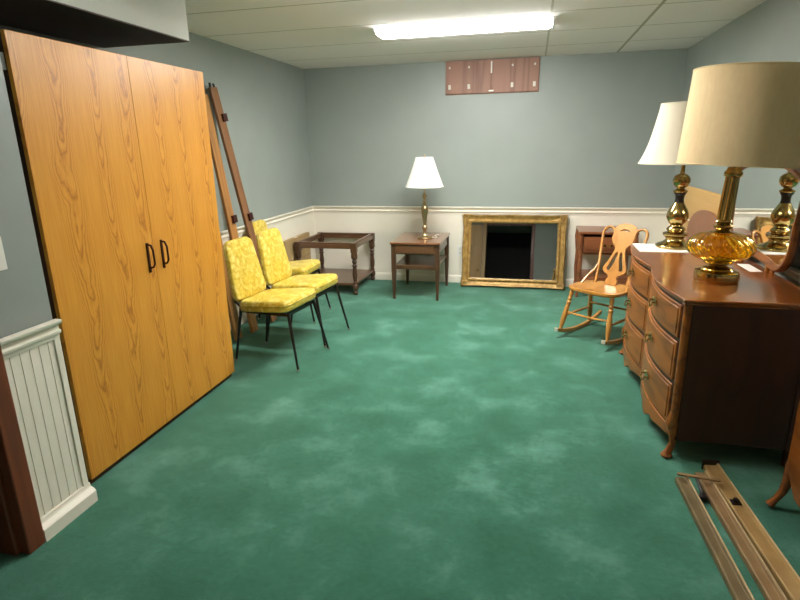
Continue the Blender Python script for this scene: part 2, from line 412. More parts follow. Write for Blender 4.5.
wainscot('left', (XL, 3.12), (XL, YB), (1, 0))
wainscot('right', (XR, YF), (XR, YB), (-1, 0))
wainscot('near_left', (XJ, 1.446), (XJ, YJ), (1, 0), groove=.042)
wainscot('front', (.13, YF), (XR, YF), (0, 1))
# corner strip at the end of the beadboard
b = NB(); box(b, XJ+WT-.002, XJ+WT+.006, YJ-.028, YJ, .08, RAIL-.07); struct('trim_2', b, M_white, bevel=.002)
# heavier rail and base on the near panel
b = NB(); sweep(b, [(0,0),(.034,0),(.034,.052),(.026,.062),(.010,.072),(.008,.086),(0,.088)], (XJ+WT, 1.446), (XJ+WT, YJ+.004), (1,0), 0); struct('trim_3', b, M_white, smooth=True)

# door casing and jamb of the doorway at left
b = NB(); box(b, XJ, XJ+.045, 1.372, 1.446, 0, 2.1); box(b, XJ, XJ+.045, .37, .45, 0, 2.1); box(b, XJ, XJ+.045, .45, 1.372, 2.03, 2.1)
box(b, XJ-.16, XJ, 1.355, 1.43, 0, 2.04); box(b, XJ-.16, XJ, .45, .47, 0, 2.04)
struct('trim_4', b, M_jamb, bevel=.006, label='stained wood door casing at the left edge')
# casing of the doorway behind the camera and the panelled door beside it (seen in the gold mirror)
b = NB()
box(b, .05, .12, YF, YF+.02, 0, 2.10)
box(b, -.94, .05, YF, YF+.02, 2.03, 2.10); box(b, -.955, -.94, YF-T, YF, 0, 2.03); box(b, .05, .065, YF-T, YF, 0, 2.03)
struct('trim_5', b, M_jamb, bevel=.003)
b = NB(); box(b, -1.02, -.941, YF, YF+.02, 0, 2.10); struct('trim_6', b, M_doorw, bevel=.003)
b = NB(); X0, X1 = -1.80, -1.03
box(b, X0, X1, YF+.003, YF+.028, 0.01, 2.03)
for x0, x1 in ((X0, X0+.11), (X1-.11, X1), (X0+.33, X0+.44)): box(b, x0, x1, YF+.028, YF+.038, .01, 2.03)
for z0, z1 in ((.01, .22), (.95, 1.08), (1.55, 1.66), (1.91, 2.03)): box(b, X0+.11, X1-.11, YF+.028, YF+.0375, z0, z1)
d_ = struct('door_1', b, M_doorw, bevel=.004)
b = NB(); lathe(b, [(.012,0),(.012,.03),(.026,.04),(.028,.055),(.018,.068),(.004,.07)], 16)
kn = obj('door_knob', b, M_brass, d_); kn.rotation_euler = (-PI/2, 0, 0); kn.location = (X1-.06, YF+.036, 1.0)

# ================================================================== CEILING LIGHTS
def fixture(x0, x1, y0, y1, label):
    cx, cy = (x0+x1)/2, (y0+y1)/2; hx, hy = (x1-x0)/2, (y1-y0)/2
    t = thing('ceiling_light', label, 'ceiling light', (cx, cy, H))
    b = NB(); box(b, -hx, hx, -hy, hy, -.007, -.001); obj('housing', b, M_housing, t, False, .002)
    prof = [(-hy+.008, -.0075), (-hy+.006, -.020), (-hy+.03, -.032), (-hy+.07, -.037), (hy-.07, -.037), (hy-.03, -.032), (hy-.006, -.020), (hy-.008, -.0075)]
    b = NB(); prism(b, prof, lambda u, v_, s: (s, u, v_), -hx+.032, hx-.032); obj('diffuser', b, M_diff, t, False)
    for sx in (-1, 1):
        b = NB(); prism(b, [(-hy, -.0075), (-hy, -.018), (-hy+.03, -.036), (hy-.03, -.036), (hy, -.018), (hy, -.0075)], lambda u, v_, s: (s, u, v_), *sorted((sx*hx, sx*(hx-.016)))); obj('end_cap', b, M_housing, t, False, .002)
    return t
fixture(-1.165, .105, 4.17, 4.44, 'long lit white fluorescent light on the tiled ceiling near the back wall')
# unseen second light, inferred from the shading; hung on cords to brighten the ceiling (above the frame of the photo)
t = thing('hanging_light', 'unseen white fluorescent tube light, hung on cords over the carpet to brighten the ceiling', 'ceiling light', (-.52, 2.66, 2.215))
b = NB(); box(b, -.62, .62, -.025, .025, -.02, .02); obj('spine', b, M_housing, t, False, .003)
for sy in (-1, 1):
    b = NB(); tube(b, [(-.60, sy*.065, 0), (.60, sy*.065, 0)], .021, 14); obj('tube', b, M_tube, t)
for sx in (-1, 1):
    b = NB(); box(b, sx*.615-.012, sx*.615+.012, -.095, .095, -.03, .03); obj('socket', b, M_housing, t, False, .003)
    b = NB(); tube(b, [(sx*.4, 0, .02), (sx*.4, 0, H-2.215)], .003, 6); obj('cord', b, M_housing, t)

# ================================================================== TALL OAK CABINET
CX, CY0, CY1, CZ = -1.899, 1.800, 3.080, 1.918
t = thing('storage_cabinet', 'tall golden oak cabinet with two flat doors, set in the alcove at left', 'cabinet', (CX, (CY0+CY1)/2, 0))
hw = (CY1-CY0)/2
b = NB(); box(b, XL+.03-CX, -.022, -hw+.012, hw-.006, .0, CZ-.006); obj('body', b, M_oakdark, t, False, .003)
for s in (-1, 1):
    b = NB(); y0, y1 = (-hw, -.0008) if s < 0 else (.0008, hw)
    box(b, -.019, 0, y0, y1, .035, CZ); d = obj('door', b, M_oak, t, False, .002)
    # bail handle: angular pull
    hy = s*.056+.006; p = NB()
    z0, z1 = .885, 1.02
    tube(p, [(0, hy, z1), (.024, hy, z1-.004), (.034, hy, z1-.03), (.034, hy, z0+.035), (.024, hy, z0+.018), (0, hy, z0+.012)], .0055, 8)
    beam(p, (.003, hy, z0-.01), (.003, hy, z1+.008), .014, .005, (0,1,0))
    obj('handle', p, M_darkpull, d)
for z in (.25, 1.78):
    b = NB(); tube(b, [(-.03, -hw-.002, z), (-.03, -hw-.002, z+.06)], .008, 8); obj('hinge', b, M_steel, t)

# ================================================================== BACK WALL: two wooden doors under the ceiling
t = thing('window_cover', 'pair of small wood doors high on the back wall, touching the ceiling', 'wall cabinet', (-.44, YB, 2.135))
b = NB(); box(b, -.465, .465, -.012, 0, -.16, .16); obj('frame', b, M_mauve, t, False, .002)
for s in (-1, 1):
    b = NB(); x0, x1 = (-.46, -.003) if s < 0 else (.003, .46)
    box(b, x0, x1, -.032, -.012, -.153, .155); d = obj('door', b, M_mauve, t, False, .002)
    for hx in ((-.42, -.225) if s < 0 else (.205, .42)):
        b = NB(); box(b, hx-.013, hx+.013, -.037, -.032, -.11, -.065); tube(b, [(hx, -.038, -.11), (hx, -.038, -.065)], .004, 6); obj('hinge', b, M_glide, d)
        b = NB(); box(b, hx-.008, hx+.008, -.035, -.032, .085, .105); obj('catch', b, M_glide, d)
b = NB(); box(b, -.008, .006, -.042, -.032, .03, .14); obj('latch', b, M_plastic, t, False, .002)
b = NB(); box(b, -.025, .025, -.04, -.032, -.142, -.128); obj('latch', b, M_plastic, t, False, .002)

# light switch and outlet
t = thing('light_switch', 'white switch plate on the grey wall at the left edge', 'light switch', (XJ, 1.528, 1.135))
b = NB(); box(b, 0, .006, -.038, .038, -.06, .06); obj('plate', b, M_plastic, t, False, .002)
b = NB(); box(b, .006, .018, -.006, .006, -.014, .012); obj('toggle', b, M_plastic, t, False, .001)
t = thing('wall_outlet', 'white electrical outlet on the wainscot between side table and gold mirror', 'outlet', (-.735, YB-WT, .36))
b = NB(); box(b, -.035, .035, -.006, 0, -.058, .058); obj('plate', b, M_plastic, t, False, .002)
for z in (-.024, .024):
    b = NB(); lathe(b, [(.014,0),(.014,.002)], 16); o = obj('socket', b, M_glide, t); o.rotation_euler = (PI/2,0,0); o.location = (0, -.006, z)

# ================================================================== YELLOW CHAIRS (local: faces +X)
GC = 'yellow vinyl chairs along the left wall'
def make_chair(loc, rz, label):
    t = thing('dining_chair', label, 'chair', loc, rz, GC)
    out = rrect(.38, .445, -.21, .215, .07)
    b = NB(); pad(b, out, .082, lambda x, y, z: (x, y, .392+z+.02*(x/.23)), .03, .012)
    seat = obj('seat', b, M_vinyl, t)
    b = NB(); big = rrect(.382, .447, -.211, .216, .07)
    tube(b, [(x, y, .392+.050+.02*(x/.23)) for x, y in big], .0035, 6, closed=True); obj('piping', b, M_vinyl, seat)
    # backrest: tapered pad leaning back
    lean = math.radians(11)
    def tb(u, w, z):   # u up the back, w sideways, z thickness towards front
        s, c = math.sin(lean), math.cos(lean)
        return (-.222-u*s+(z-.02)*c, w, .442+u*c+(z-.02)*s)
    bo = rrect(.38, .30, -.0, .425, .06)
    b = NB(); pad(b, bo, .045, tb, .018, .008); bk = obj('backrest', b, M_vinyl, t)
    b = NB(); tube(b, [tb(u, w, .024) for u, w in rrect(.382, .302, -.001, .426, .06)], .003, 6, closed=True); obj('piping', b, M_vinyl, bk)
    for s in (-1, 1):
        b = NB(); tube(b, [(.195, s*.172, .40), (.272, s*.220, .012)], [.012, .008], 10); L = obj('leg', b, M_black, t)
        b = NB(); lathe(b, [(.009,0),(.012,.003),(.012,.014),(.009,.02)], 12); obj('glide', b, M_steel, L, loc=(.273, s*.221, 0))
        b = NB(); tube(b, [tb(.26, s*.13, -.004), tb(.0, s*.15, -.006), (-.19, s*.165, .41), (-.26, s*.19, .012)], [.010,.011,.012,.008], 10); L = obj('leg', b, M_black, t)
        b = NB(); lathe(b, [(.009,0),(.012,.003),(.012,.014),(.009,.02)], 12); obj('glide', b, M_steel, L, loc=(-.261, s*.1905, 0))
    b = NB(); box(b, -.18, .19, -.17, -.15, .372, .392); box(b, -.18, .19, .15, .17, .372, .392); box(b, .17, .19, -.15, .15, .372, .392); box(b, -.18, -.16, -.15, .15, .372, .392)
    obj('seat_frame', b, M_black, t, False)
    return t
ch = make_chair((-1.745, 3.478, 0), math.radians(-7.5), 'yellow vinyl chair nearest the oak cabinet, closest to the viewer')
dup(ch, (-1.735, 3.945, 0), math.radians(-6), 'middle yellow vinyl chair, between the nearest chair and the one set back')
dup(ch, (-2.075, 4.46, 0), math.radians(2), 'yellow vinyl chair set back against the wall, beside the open table frame')

# ================================================================== BED RAILS leaning on the left wall
def board(p0, p1, label, mat, bolts):
    t = thing('bed_rail', label, 'bed rail', p0, group='wooden bed rails leaning on the left wall')
    q0, q1 = V(0,0,0), V(*p1)-V(*p0)
    d = (q1-q0).normalized(); n = V(0,1,0).cross(d).normalized()
    if n.x < 0: n = -n
    b = NB(); beam(b, q0+V(0,0,.004), q1, .098, .024, (0,1,0)); obj('plank', b, mat, t, False, .003)
    for k in bolts:
        c = q0+(q1-q0)*k+n*.02
        b = NB(); beam(b, c-d*.03+V(0,.03,0), c+d*.03+V(0,.03,0), .06, .02, (0,1,0)); obj('bracket', b, M_darkpull, t, False, .003)
    for sy in (-.026, .026):
        b = NB(); beam(b, q1-d*.01+V(0,sy,0), q1+d*.03+V(0,sy,0), .018, .008, (0,1,0)); obj('hook', b, M_black, t, False)
board((-2.17, 4.23, .01), (-2.41, 4.02, 1.94), 'brown wooden bed rail at right of the three leaning behind the yellow chairs', M_board, (.48, .885))
board((-2.20, 3.93, .01), (-2.41, 3.88, 1.88), 'wooden bed rail with one dark bracket, middle of the three on the left wall', M_boardlt, (.50,))
board((-2.235, 3.73, .01), (-2.41, 3.68, 1.72), 'light wooden bed rail leaning closest to the oak cabinet', M_boardlt, ())

# ================================================================== CARDBOARD BOX behind the table frame
t = thing('cardboard_box', 'flat tan cardboard box standing between the left wall and the open table frame', 'box', (-2.412, 5.36, 0))
b = NB(); box(b, -.020, .022, -.32, .32, 0, .575); obj('carton', b, M_card, t, False, .003)
b = NB(); box(b, .0222, .0228, -.32, .32, .335, .34); obj('fold_crease', b, M_walnut, t, False)
b = NB(); box(b, -.021, .023, -.05, 0, .5752, .576); obj('tape', b, M_glide, t, False)

# ================================================================== OPEN TABLE FRAME (glass top missing)
x0, x1, y0, y1 = -2.362, -1.702, 5.20, 5.90; cx, cy = (x0+x1)/2, (y0+y1)/2; hx, hy = .33, .35
t = thing('end_table', 'dark wood end table frame with an open top and turned legs', 'table', (cx, cy, 0))
b = NB()
for s in (-1, 1):
    prism(b, [(-hx+.03, .485), (hx-.03, .485), (hx-.03, .515), (hx-.03, .53), (-hx+.03, .53), (-hx+.03, .515)], lambda u, v_, q: (u, s*(hy-.02)+q, v_), -.018, .018)
    prism(b, [(-hy+.03, .485), (hy-.03, .485), (hy-.03, .53), (-hy+.03, .53)], lambda u, v_, q: (s*(hx-.02)+q, u, v_), -.018, .018)
obj('top_frame', b, M_walnut, t, False, .006)
b = NB()
for s in (-1, 1):
    box(b, -hx+.03, hx-.03, s*(hy-.03)-.014, s*(hy-.03)+.014, .531, .545)
    box(b, s*(hx-.03)-.014, s*(hx-.03)+.014, -hy+.03, hy-.03, .531, .5445)
obj('rim_moulding', b, M_walnut, t, False, .004)
legp = smoothprof([(0,.012),(.02,.020),(.07,.026),(.10,.018),(.14,.030),(.22,.030),(.25,.018),(.28,.027),(.31,.017),(.45,.026),(.62,.020),(.66,.030),(.69,.017),(.74,.028),(.78,.018),(.82,.032),(.9,.032),(1,.030)], 3)
for sx in (-1, 1):
    for sy in (-1, 1):
        b = NB(); turned(b, (sx*(hx-.025), sy*(hy-.025), 0), (sx*(hx-.025), sy*(hy-.025), .475), legp); box(b, sx*(hx-.025)-.03, sx*(hx-.025)+.03, sy*(hy-.025)-.03, sy*(hy-.025)+.03, .45, .545)
        obj('leg', b, M_walnutz, t, True, .003)
b = NB(); box(b, -hx+.02, hx-.02, -hy+.02, hy-.02, .10, .125); obj('shelf', b, M_walnut, t, False, .004)

# ================================================================== SIDE TABLE with white lamp
x0, x1, y0, y1 = -1.325, -.828, 5.12, 5.80; cx, cy = (x0+x1)/2, (y0+y1)/2; hx, hy = (x1-x0)/2, (y1-y0)/2; TZ = .578
t = thing('side_table', 'dark walnut side table with a drawer and a lower shelf, holding the white lamp', 'side table', (cx, cy, 0))
b = NB(); box(b, -hx, hx, -hy, hy, TZ-.02, TZ); obj('tabletop', b, M_sidetop, t, False, .005)
b = NB(); box(b, -hx+.02, hx-.02, -hy+.02, hy-.02, .46, TZ-.02); obj('apron', b, M_walnut, t, False, .002)
b = NB(); box(b, -hx+.065, hx-.065, -hy+.010, -hy+.021, .47, .55); d = obj('drawer', b, M_walnut, t, False, .004)
for sx in (-1, 1):
    for sy in (-1, 1):
        b = NB(); X, Y = sx*(hx-.03), sy*(hy-.035)
        for (z0, w0), (z1, w1) in (((.0, .011), (.30, .021)), ((.30, .021), (TZ-.02, .021))):
            a = [b.verts.new((X+i*w0, Y+j*w0, z0)) for i, j in ((-1,-1),(1,-1),(1,1),(-1,1))]; c = [b.verts.new((X+i*w1, Y+j*w1, z1)) for i, j in ((-1,-1),(1,-1),(1,1),(-1,1))]
            b.faces.new(a); b.faces.new(c)
            for k in range(4): b.faces.new((a[k], a[(k+1) % 4], c[(k+1) % 4], c[k]))
        L = obj('leg', b, M_walnutz, t, False)
b = NB(); box(b, -hx+.03, hx-.03, -hy+.05, hy-.05, .325, .345); box(b, -hx+.04, hx-.04, -hy+.055, -hy+.07, .30, .325); obj('shelf', b, M_walnut, t, False, .003)

def shade_mesh(prof, seg=48, th=.003):
    b = NB(); full = list(prof)+[(r-th, z) for r, z in reversed(prof)]
    rings = [[b.verts.new((r*math.cos(2*PI*k/seg), r*math.sin(2*PI*k/seg), z)) for k in range(seg)] for r, z in full]
    n = len(rings)
    for i in range(n):
        A, B = rings[i], rings[(i+1) % n]
        for k in range(seg): b.faces.new((A[k], A[(k+1) % seg], B[(k+1) % seg], B[k]))
    return b
def trims(r0, z0, r1, z1, mat, par):
    seg = 48
    for r, z in ((r0, z0), (r1, z1)):
        b = NB(); tube(b, [(r*math.cos(2*PI*k/seg), r*math.sin(2*PI*k/seg), z) for k in range(seg)], .0035, 6, closed=True)
        obj('trim', b, mat, par)
def spider(r, z, r_stem, z0):
    b = NB(); tube(b, [(0,0,z0), (0,0,z+.012)], r_stem, 8)
    for k in range(3):
        a = 2*PI*k/3+.5; tube(b, [(0,0,z-.004), (r*math.cos(a), r*math.sin(a), z-.004)], .002, 6)
    return b
# white lamp
t = thing('table_lamp', 'slim brass table lamp with a bright white cone shade on the dark side table', 'lamp', (-1.032, 5.42, TZ))
b = NB(); lathe(b, smoothprof([(.078,0),(.080,.008),(.070,.016),(.045,.022),(.030,.034),(.022,.05),(.018,.085),(.028,.10),(.028,.115),(.016,.13),(.018,.16),(.030,.24),(.038,.29),(.034,.315),(.016,.335),(.024,.35),(.014,.365),(.012,.39),(.022,.405),(.024,.42),(.012,.44),(.008,.455)], 3), 28); obj('base', b, M_brasslt, t)
b = shade_mesh([(.188,.512),(.136,.65),(.086,.792)]); o = obj('lamp_shade', b, M_shade_w, t)
trims(.187,.512,.086,.792, M_shade_w, o)
b = spider(.085,.79,.006,.45); obj('stem', b, M_brasslt, t)
b = NB(); lathe(b, [(.004,.80),(.009,.806),(.009,.814),(.003,.822)], 12); obj('finial', b, M_brasslt, t)
b = NB(); tube(b, [(.07,.02,.006),(.10,-.01,.004),(.125,.03,.004),(.09,.06,.014),(.11,.10,.02),(.13,.16,.004),(.12,.3,.004),(.12,.442,.004)], .003, 6); obj('cord', b, M_glide, t)

# ================================================================== GOLD FRAMED MIRROR leaning on the back wall
GW, GH, GT = 1.070, .765, .05
lean = math.radians(10.0)
t = thing('framed_mirror', 'large rectangular mirror in an ornate gold frame leaning on the back wall', 'mirror', (-.163, 5.778, .006), rx=-lean)
def gframe():
    b = NB()
    prof = [(.0,.012,1.0),(-.0,.030,1.0),(.010,.046,.8),(.022,.040,.5),(.034,.026,.2),(.050,.022,0),(.062,.030,0),(.070,.040,0),(.080,.038,0),(.088,.024,0),(.092,.012,0)]
    cs = [(-GW/2, 0), (GW/2, 0), (GW/2, GH), (-GW/2, GH)]; ins = [(1,1),(-1,1),(-1,-1),(1,-1)]
    n = 90; rings = []
    for i in range(4):
        a, c = cs[i], cs[(i+1) % 4]; ia, ic = ins[i], ins[(i+1) % 4]
        L = math.hypot(c[0]-a[0], c[1]-a[1]); nx, nz = (-(c[1]-a[1])/L, (c[0]-a[0])/L)
        for k in range(n):
            s = k/n; ring = []; u = s*L; e = min(u, L-u)
            crest = .6*(.016*math.exp(-((s-.5)/.10)**2)-.010*math.exp(-((s-.5)/.20)**2) + .014*math.exp(-(e/.07)**2) - .006*math.exp(-((e-.16)/.06)**2))
            fine = .0022*math.sin(u*2*PI/.028)
            for d, h, m_ in prof:
                px = (a[0]+ia[0]*d)*(1-s)+(c[0]+ic[0]*d)*s; pz = (a[1]+ia[1]*d)*(1-s)+(c[1]+ic[1]*d)*s
                off = -(crest)*m_; hh = h+m_*(crest*.6+fine)+(.002*math.sin(u*2*PI/.016) if .06 < d < .082 else 0)
                if e < .09 and .0 < d < .06: hh += .010*math.exp(-(e/.05)**2)*(1+.5*math.sin(u*2*PI/.03))
                if i == 0: off = max(off, -.004)
                ring.append(b.verts.new((px+nx*off, -hh, pz+nz*off)))
            rings.append(ring)
    m_ = len(rings)
    for i in range(m_):
        A, B = rings[i], rings[(i+1) % m_]
        for k in range(len(prof)-1): b.faces.new((A[k], A[k+1], B[k+1], B[k]))
    return b
obj('frame', gframe(), M_gold, t)
b = NB(); box(b, -GW/2+.004, GW/2-.004, -.012, .012, .006, GH-.004); obj('backing', b, M_oakdark, t, False)
b = NB(); box(b, -GW/2+.08, GW/2-.08, -.016, -.013, .08, GH-.08); obj('glass', b, M_dullmirror, t, False)
for k, (ux, uz) in enumerate(((-1,0),(1,0),(-1,1),(1,1))):   # carved corner scrolls
    X = ux*(GW/2-.03); Z = .03 if uz == 0 else GH-.03; b = NB()
    for j in range(3):
        pts = []
        for q in range(16):
            a = q/15*2.4*PI; r = .028*(1-q/19); pts.append((X-ux*.016*j*(1 if j % 2 else 0)+math.cos(a+j)*r, -.046, Z+(.016*j*(1 if j == 2 else 0))*(1 if uz == 0 else -1)+math.sin(a+j)*r))
        tube(b, pts, [.006*(1-q/22) for q in range(16)], 6)
    obj('corner_scroll', b, M_gold, t)

# ================================================================== NIGHTSTAND by the back wall
t = thing('nightstand', 'reddish brown nightstand with one drawer and open lower shelf behind the rocking chair', 'nightstand', (.735, 5.70, 0))
hx, hy = .255, .20
b = NB(); prism(b, [(-hx-.015,-hy-.015),(-.1,-hy-.008),(0,-hy-.022),(.1,-hy-.008),(hx+.015,-hy-.015),(hx+.015,hy),(-hx-.015,hy)], lambda u, v_, q: (u, v_, q), .632, .657); obj('tabletop', b, M_night, t, False, .006)
b = NB(); box(b, -hx+.01, -hx+.03, -hy+.01, hy-.01, .43, .632); box(b, hx-.03, hx-.01, -hy+.01, hy-.01, .43, .632); box(b, -hx+.03, hx-.03, hy-.03, hy-.01, .43, .632); box(b, -hx+.03, hx-.03, -hy+.01, hy-.03, .43, .445); obj('case', b, M_night, t, False, .002)
b = NB(); box(b, -hx+.035, hx-.035, -hy-.004, -hy+.02, .455, .605); box(b, -hx+.055, hx-.055, -hy-.009, -hy-.003, .475, .585); d = obj('drawer', b, M_night, t, False, .004)
for s in (-1, 1):
    b = NB(); lathe(b, [(.012,0),(.012,.006),(.005,.01),(.005,.018),(.012,.024),(.008,.03)], 12); o = obj('knob', b, M_brass, d); o.rotation_euler = (PI/2,0,0); o.location = (s*.03, -hy-.008, .53)
b = NB(); tube(b, [(-.03,-hy-.03,.53),(-.015,-hy-.034,.515),(.015,-hy-.034,.515),(.03,-hy-.03,.53)], .003, 6); obj('bail', b, M_brass, d)
b = NB(); box(b, -hx+.02, hx-.02, -hy+.015, hy-.01, .185, .205); prism(b, [(-hx+.03,.185),(-hx+.03,.10),(-.12,.12),(0,.095),(.12,.12),(hx-.03,.10),(hx-.03,.185)], lambda u, v_, q: (u, q, v_), -hy+.012, -hy+.03); obj('shelf', b, M_night, t, False, .003)
for sx in (-1, 1):
    for sy in (-1, 1):
        X, Y = sx*(hx-.012), sy*(hy-.02); b = NB()
        pts = [(X+sx*.012, Y, 0), (X+sx*.006, Y, .03), (X-sx*.004, Y, .12), (X, Y, .22), (X-sx*.002, Y, .4), (X+sx*.010, Y, .56), (X+sx*.004, Y, .631)]
        tube(b, pts, [.016,.014,.018,.022,.02,.024,.022], 8); obj('leg', b, M_night, t)

# ================================================================== ROCKING CHAIR (local: faces -Y)
t = thing('rocking_chair', 'small golden maple rocking chair with a pierced fiddle back and hoop sides', 'rocking chair', (.560, 4.345, 0), math.radians(-36))
SZ = .405
so = []
for k in range(40):
    a = 2*PI*k/40; c, s = math.cos(a), math.sin(a)
    x = .215*math.copysign(abs(c)**.55, c)*(1-.06*(s)); y = .19*math.copysign(abs(s)**.6, s); so.append((x, y))
b = NB()
def seatz(x, y): return 0
def sring(k, z, dip=0): return [b.verts.new((x*k, y*k, z)) for x, y in so]
rs = [sring(.93, SZ-.03), sring(.99, SZ-.022), sring(1, SZ-.012), sring(.985, SZ-.002), sring(.94, SZ), sring(.8, SZ-.006), sring(.5, SZ-.012), sring(.15, SZ-.012)]
for A, B in zip(rs, rs[1:]):
    for k in range(40): b.faces.new((A[k], A[(k+1) % 40], B[(k+1) % 40], B[k]))
b.faces.new(rs[0]); b.faces.new(rs[-1]); obj('seat', b, M_mapley, t)
# rockers: arcs of radius ~0.95 touching the floor at y=0.06
def rz_(y): return .032+ (1.0-math.sqrt(1.0-(y-.05)**2))
legpr = smoothprof([(0,.011),(.06,.013),(.16,.018),(.32,.021),(.5,.019),(.62,.015),(.68,.020),(.72,.013),(.77,.019),(.81,.013),(.9,.018),(1,.014)], 3)
for s in (-1, 1):
    b = NB(); ys = [-.27+.66*k/24 for k in range(25)]
    A = []
    for y in ys:
        z = rz_(y); A.append([b.verts.new((s*.20+dx, y, z+dz)) for dx, dz in ((-.012,-.032),(.012,-.032),(.012,.0),(-.012,.0))])
    for P, Q in zip(A, A[1:]):
        for k in range(4): b.faces.new((P[k], P[(k+1) % 4], Q[(k+1) % 4], Q[k]))
    b.faces.new(A[0]); b.faces.new(A[-1]); rk = obj('rocker', b, M_maple, t, False, .004)
    b = NB(); box(b, s*.20-.0135, s*.20+.0135, -.277, -.262, rz_(-.27)-.030, rz_(-.27)-.002); obj('end_cap', b, M_glide, rk, False, .002)
    b = NB(); turned(b, (s*.20, -.215, rz_(-.215)-.005), (s*.165, -.13, SZ-.026), legpr); obj('leg', b, M_maple, t)
    b = NB(); turned(b, (s*.20, .215, rz_(.215)-.005), (s*.155, .12, SZ-.026), legpr); obj('leg', b, M_maple, t)
    b = NB(); tube(b, [(s*.187, -.185, .17), (s*.19, 0, .17), (s*.182, .18, .17)], [.008,.011,.008], 8); obj('stretcher', b, M_maple, t)
for zz, yy0 in ((.205, -.175),):
    b = NB(); tube(b, [(-.182, yy0, zz), (-.09, yy0-.012, zz-.004), (0, yy0-.015, zz-.006), (.09, yy0-.012, zz-.004), (.182, yy0, zz)], [.007,.010,.011,.010,.007], 8, flat=.8); obj('stretcher', b, M_maple, t)
b = NB(); tube(b, [(-.175, .155, .215), (0, .155, .215), (.175, .155, .215)], [.007,.010,.007], 8); obj('stretcher', b, M_maple, t)
BL = math.radians(23)
def bk3(u, h, q=0):  # u sideways, h up the back, q towards the front
    return (u, .135+h*math.sin(BL)-q*math.cos(BL), SZ-.008+h*math.cos(BL)+q*math.sin(BL))
for s in (-1, 1):
    pts = [bk3(s*.130, 0), bk3(s*.142, .15), bk3(s*.166, .30), bk3(s*.180, .40)]
    for k in range(1, 9):
        a = k/8*PI; pts.append(bk3(s*(.132+.049*math.cos(a)), .41+.055*math.sin(a)))
    pts.append(bk3(s*.080, .385)); pts.append(bk3(s*.078, .36))
    b = NB(); tube(b, pts, .011, 10); obj('back_post', b, M_maple, t)
    b = NB(); tube(b, [bk3(s*.144, .17), bk3(s*.155, .10, .02), bk3(s*.172, .04, .06), (s*.19, .02, SZ-.012)], [.007,.010,.010,.009], 8); obj('brace', b, M_maple, t)
# fiddle splat with piercings, from a filled 2-D curve
def splat_mesh():
    half = [(.045,0),(.047,.03),(.032,.055),(.040,.075),(.062,.085),(.084,.098),(.096,.12),(.090,.145),(.076,.175),(.056,.225),(.044,.27),(.040,.29),(.050,.31),(.074,.335),(.090,.365),(.090,.40),(.083,.43),(.086,.455),(.074,.478),(.045,.492),(.018,.497)]
    outl = [(x, y) for x, y in half]+[(-x, y) for x, y in reversed(half)]
    slotL = [(-.070,.124),(-.060,.112),(-.040,.108),(-.012,.20),(-.008,.25),(-.014,.27),(-.028,.255)]
    slotR = [(-x, y) for x, y in reversed(slotL)]
    slotC = [(-.012,.10),(.012,.10),(.004,.215),(-.004,.215)]
    arc = [(.045*math.cos(a), .425+.028*math.sin(a)) for a in [PI*k/8 for k in range(9)]]+[(.040*math.cos(a), .425+.012*math.sin(a)) for a in [PI*(8-k)/8 for k in range(9)]]
    cu = bpy.data.curves.new('tmp', 'CURVE'); cu.dimensions = '2D'; cu.fill_mode = 'BOTH'; cu.extrude = .007; cu.bevel_depth = .002
    for pl in (outl, slotL, slotR, arc):
        s_ = cu.splines.new('POLY'); s_.points.add(len(pl)-1); s_.use_cyclic_u = True
        for p, (x, y) in zip(s_.points, pl): p.co = (x, y, 0, 1)
    o = bpy.data.objects.new('tmp', cu); COL.objects.link(o)
    dg = bpy.context.evaluated_depsgraph_get(); me = bpy.data.meshes.new_from_object(o.evaluated_get(dg)); bpy.data.objects.remove(o)
    b = NB(); b.from_mesh(me); bpy.data.meshes.remove(me)
    for v_ in b.verts: v_.co = Vector(bk3(v_.co.x, v_.co.y, v_.co.z))
    return b
obj('splat', splat_mesh(), M_maple, t)

# ================================================================== DRESSER (serpentine front, six drawers)
DX, DY0, DY1, DZ = .70, 2.575, 3.985, .80; DB = 1.265; DC = (DY0+DY1)/2
t = thing('dresser', 'cherry wood dresser with a serpentine front, six drawers and short curved legs', 'dresser', (DX, DC, 0))
HL = (DY1-DY0)/2
def fx(y, amp=.04):   # front offset (negative = towards the room); two bulges
    a = abs(y); w = HL
    if a > w-.03: return 0
    s = (a)/(w-.03)
    return -amp*math.sin(PI*min(max(s, 0), 1))**.9*(1) + (.0)
def frontpts(y0, y1, n, off, amp=.04): return [(fx(y0+(y1-y0)*k/n, amp)-off, y0+(y1-y0)*k/n) for k in range(n+1)]
def plan(off, ends, back, amp=.04, n=48):
    p = frontpts(-HL-ends+.0, HL+ends, n, off, amp); return p+[(back, HL+ends), (back, -HL-ends)]
b = NB(); prism(b, plan(0, 0, DB-DX-.01), lambda x, y, z: (x, y, z), .15, DZ-.028); prism(b, plan(-.022, -.004, DB-DX-.012), lambda x, y, z: (x, y, z), .10, .15); case = obj('case', b, M_cherryshade, t)
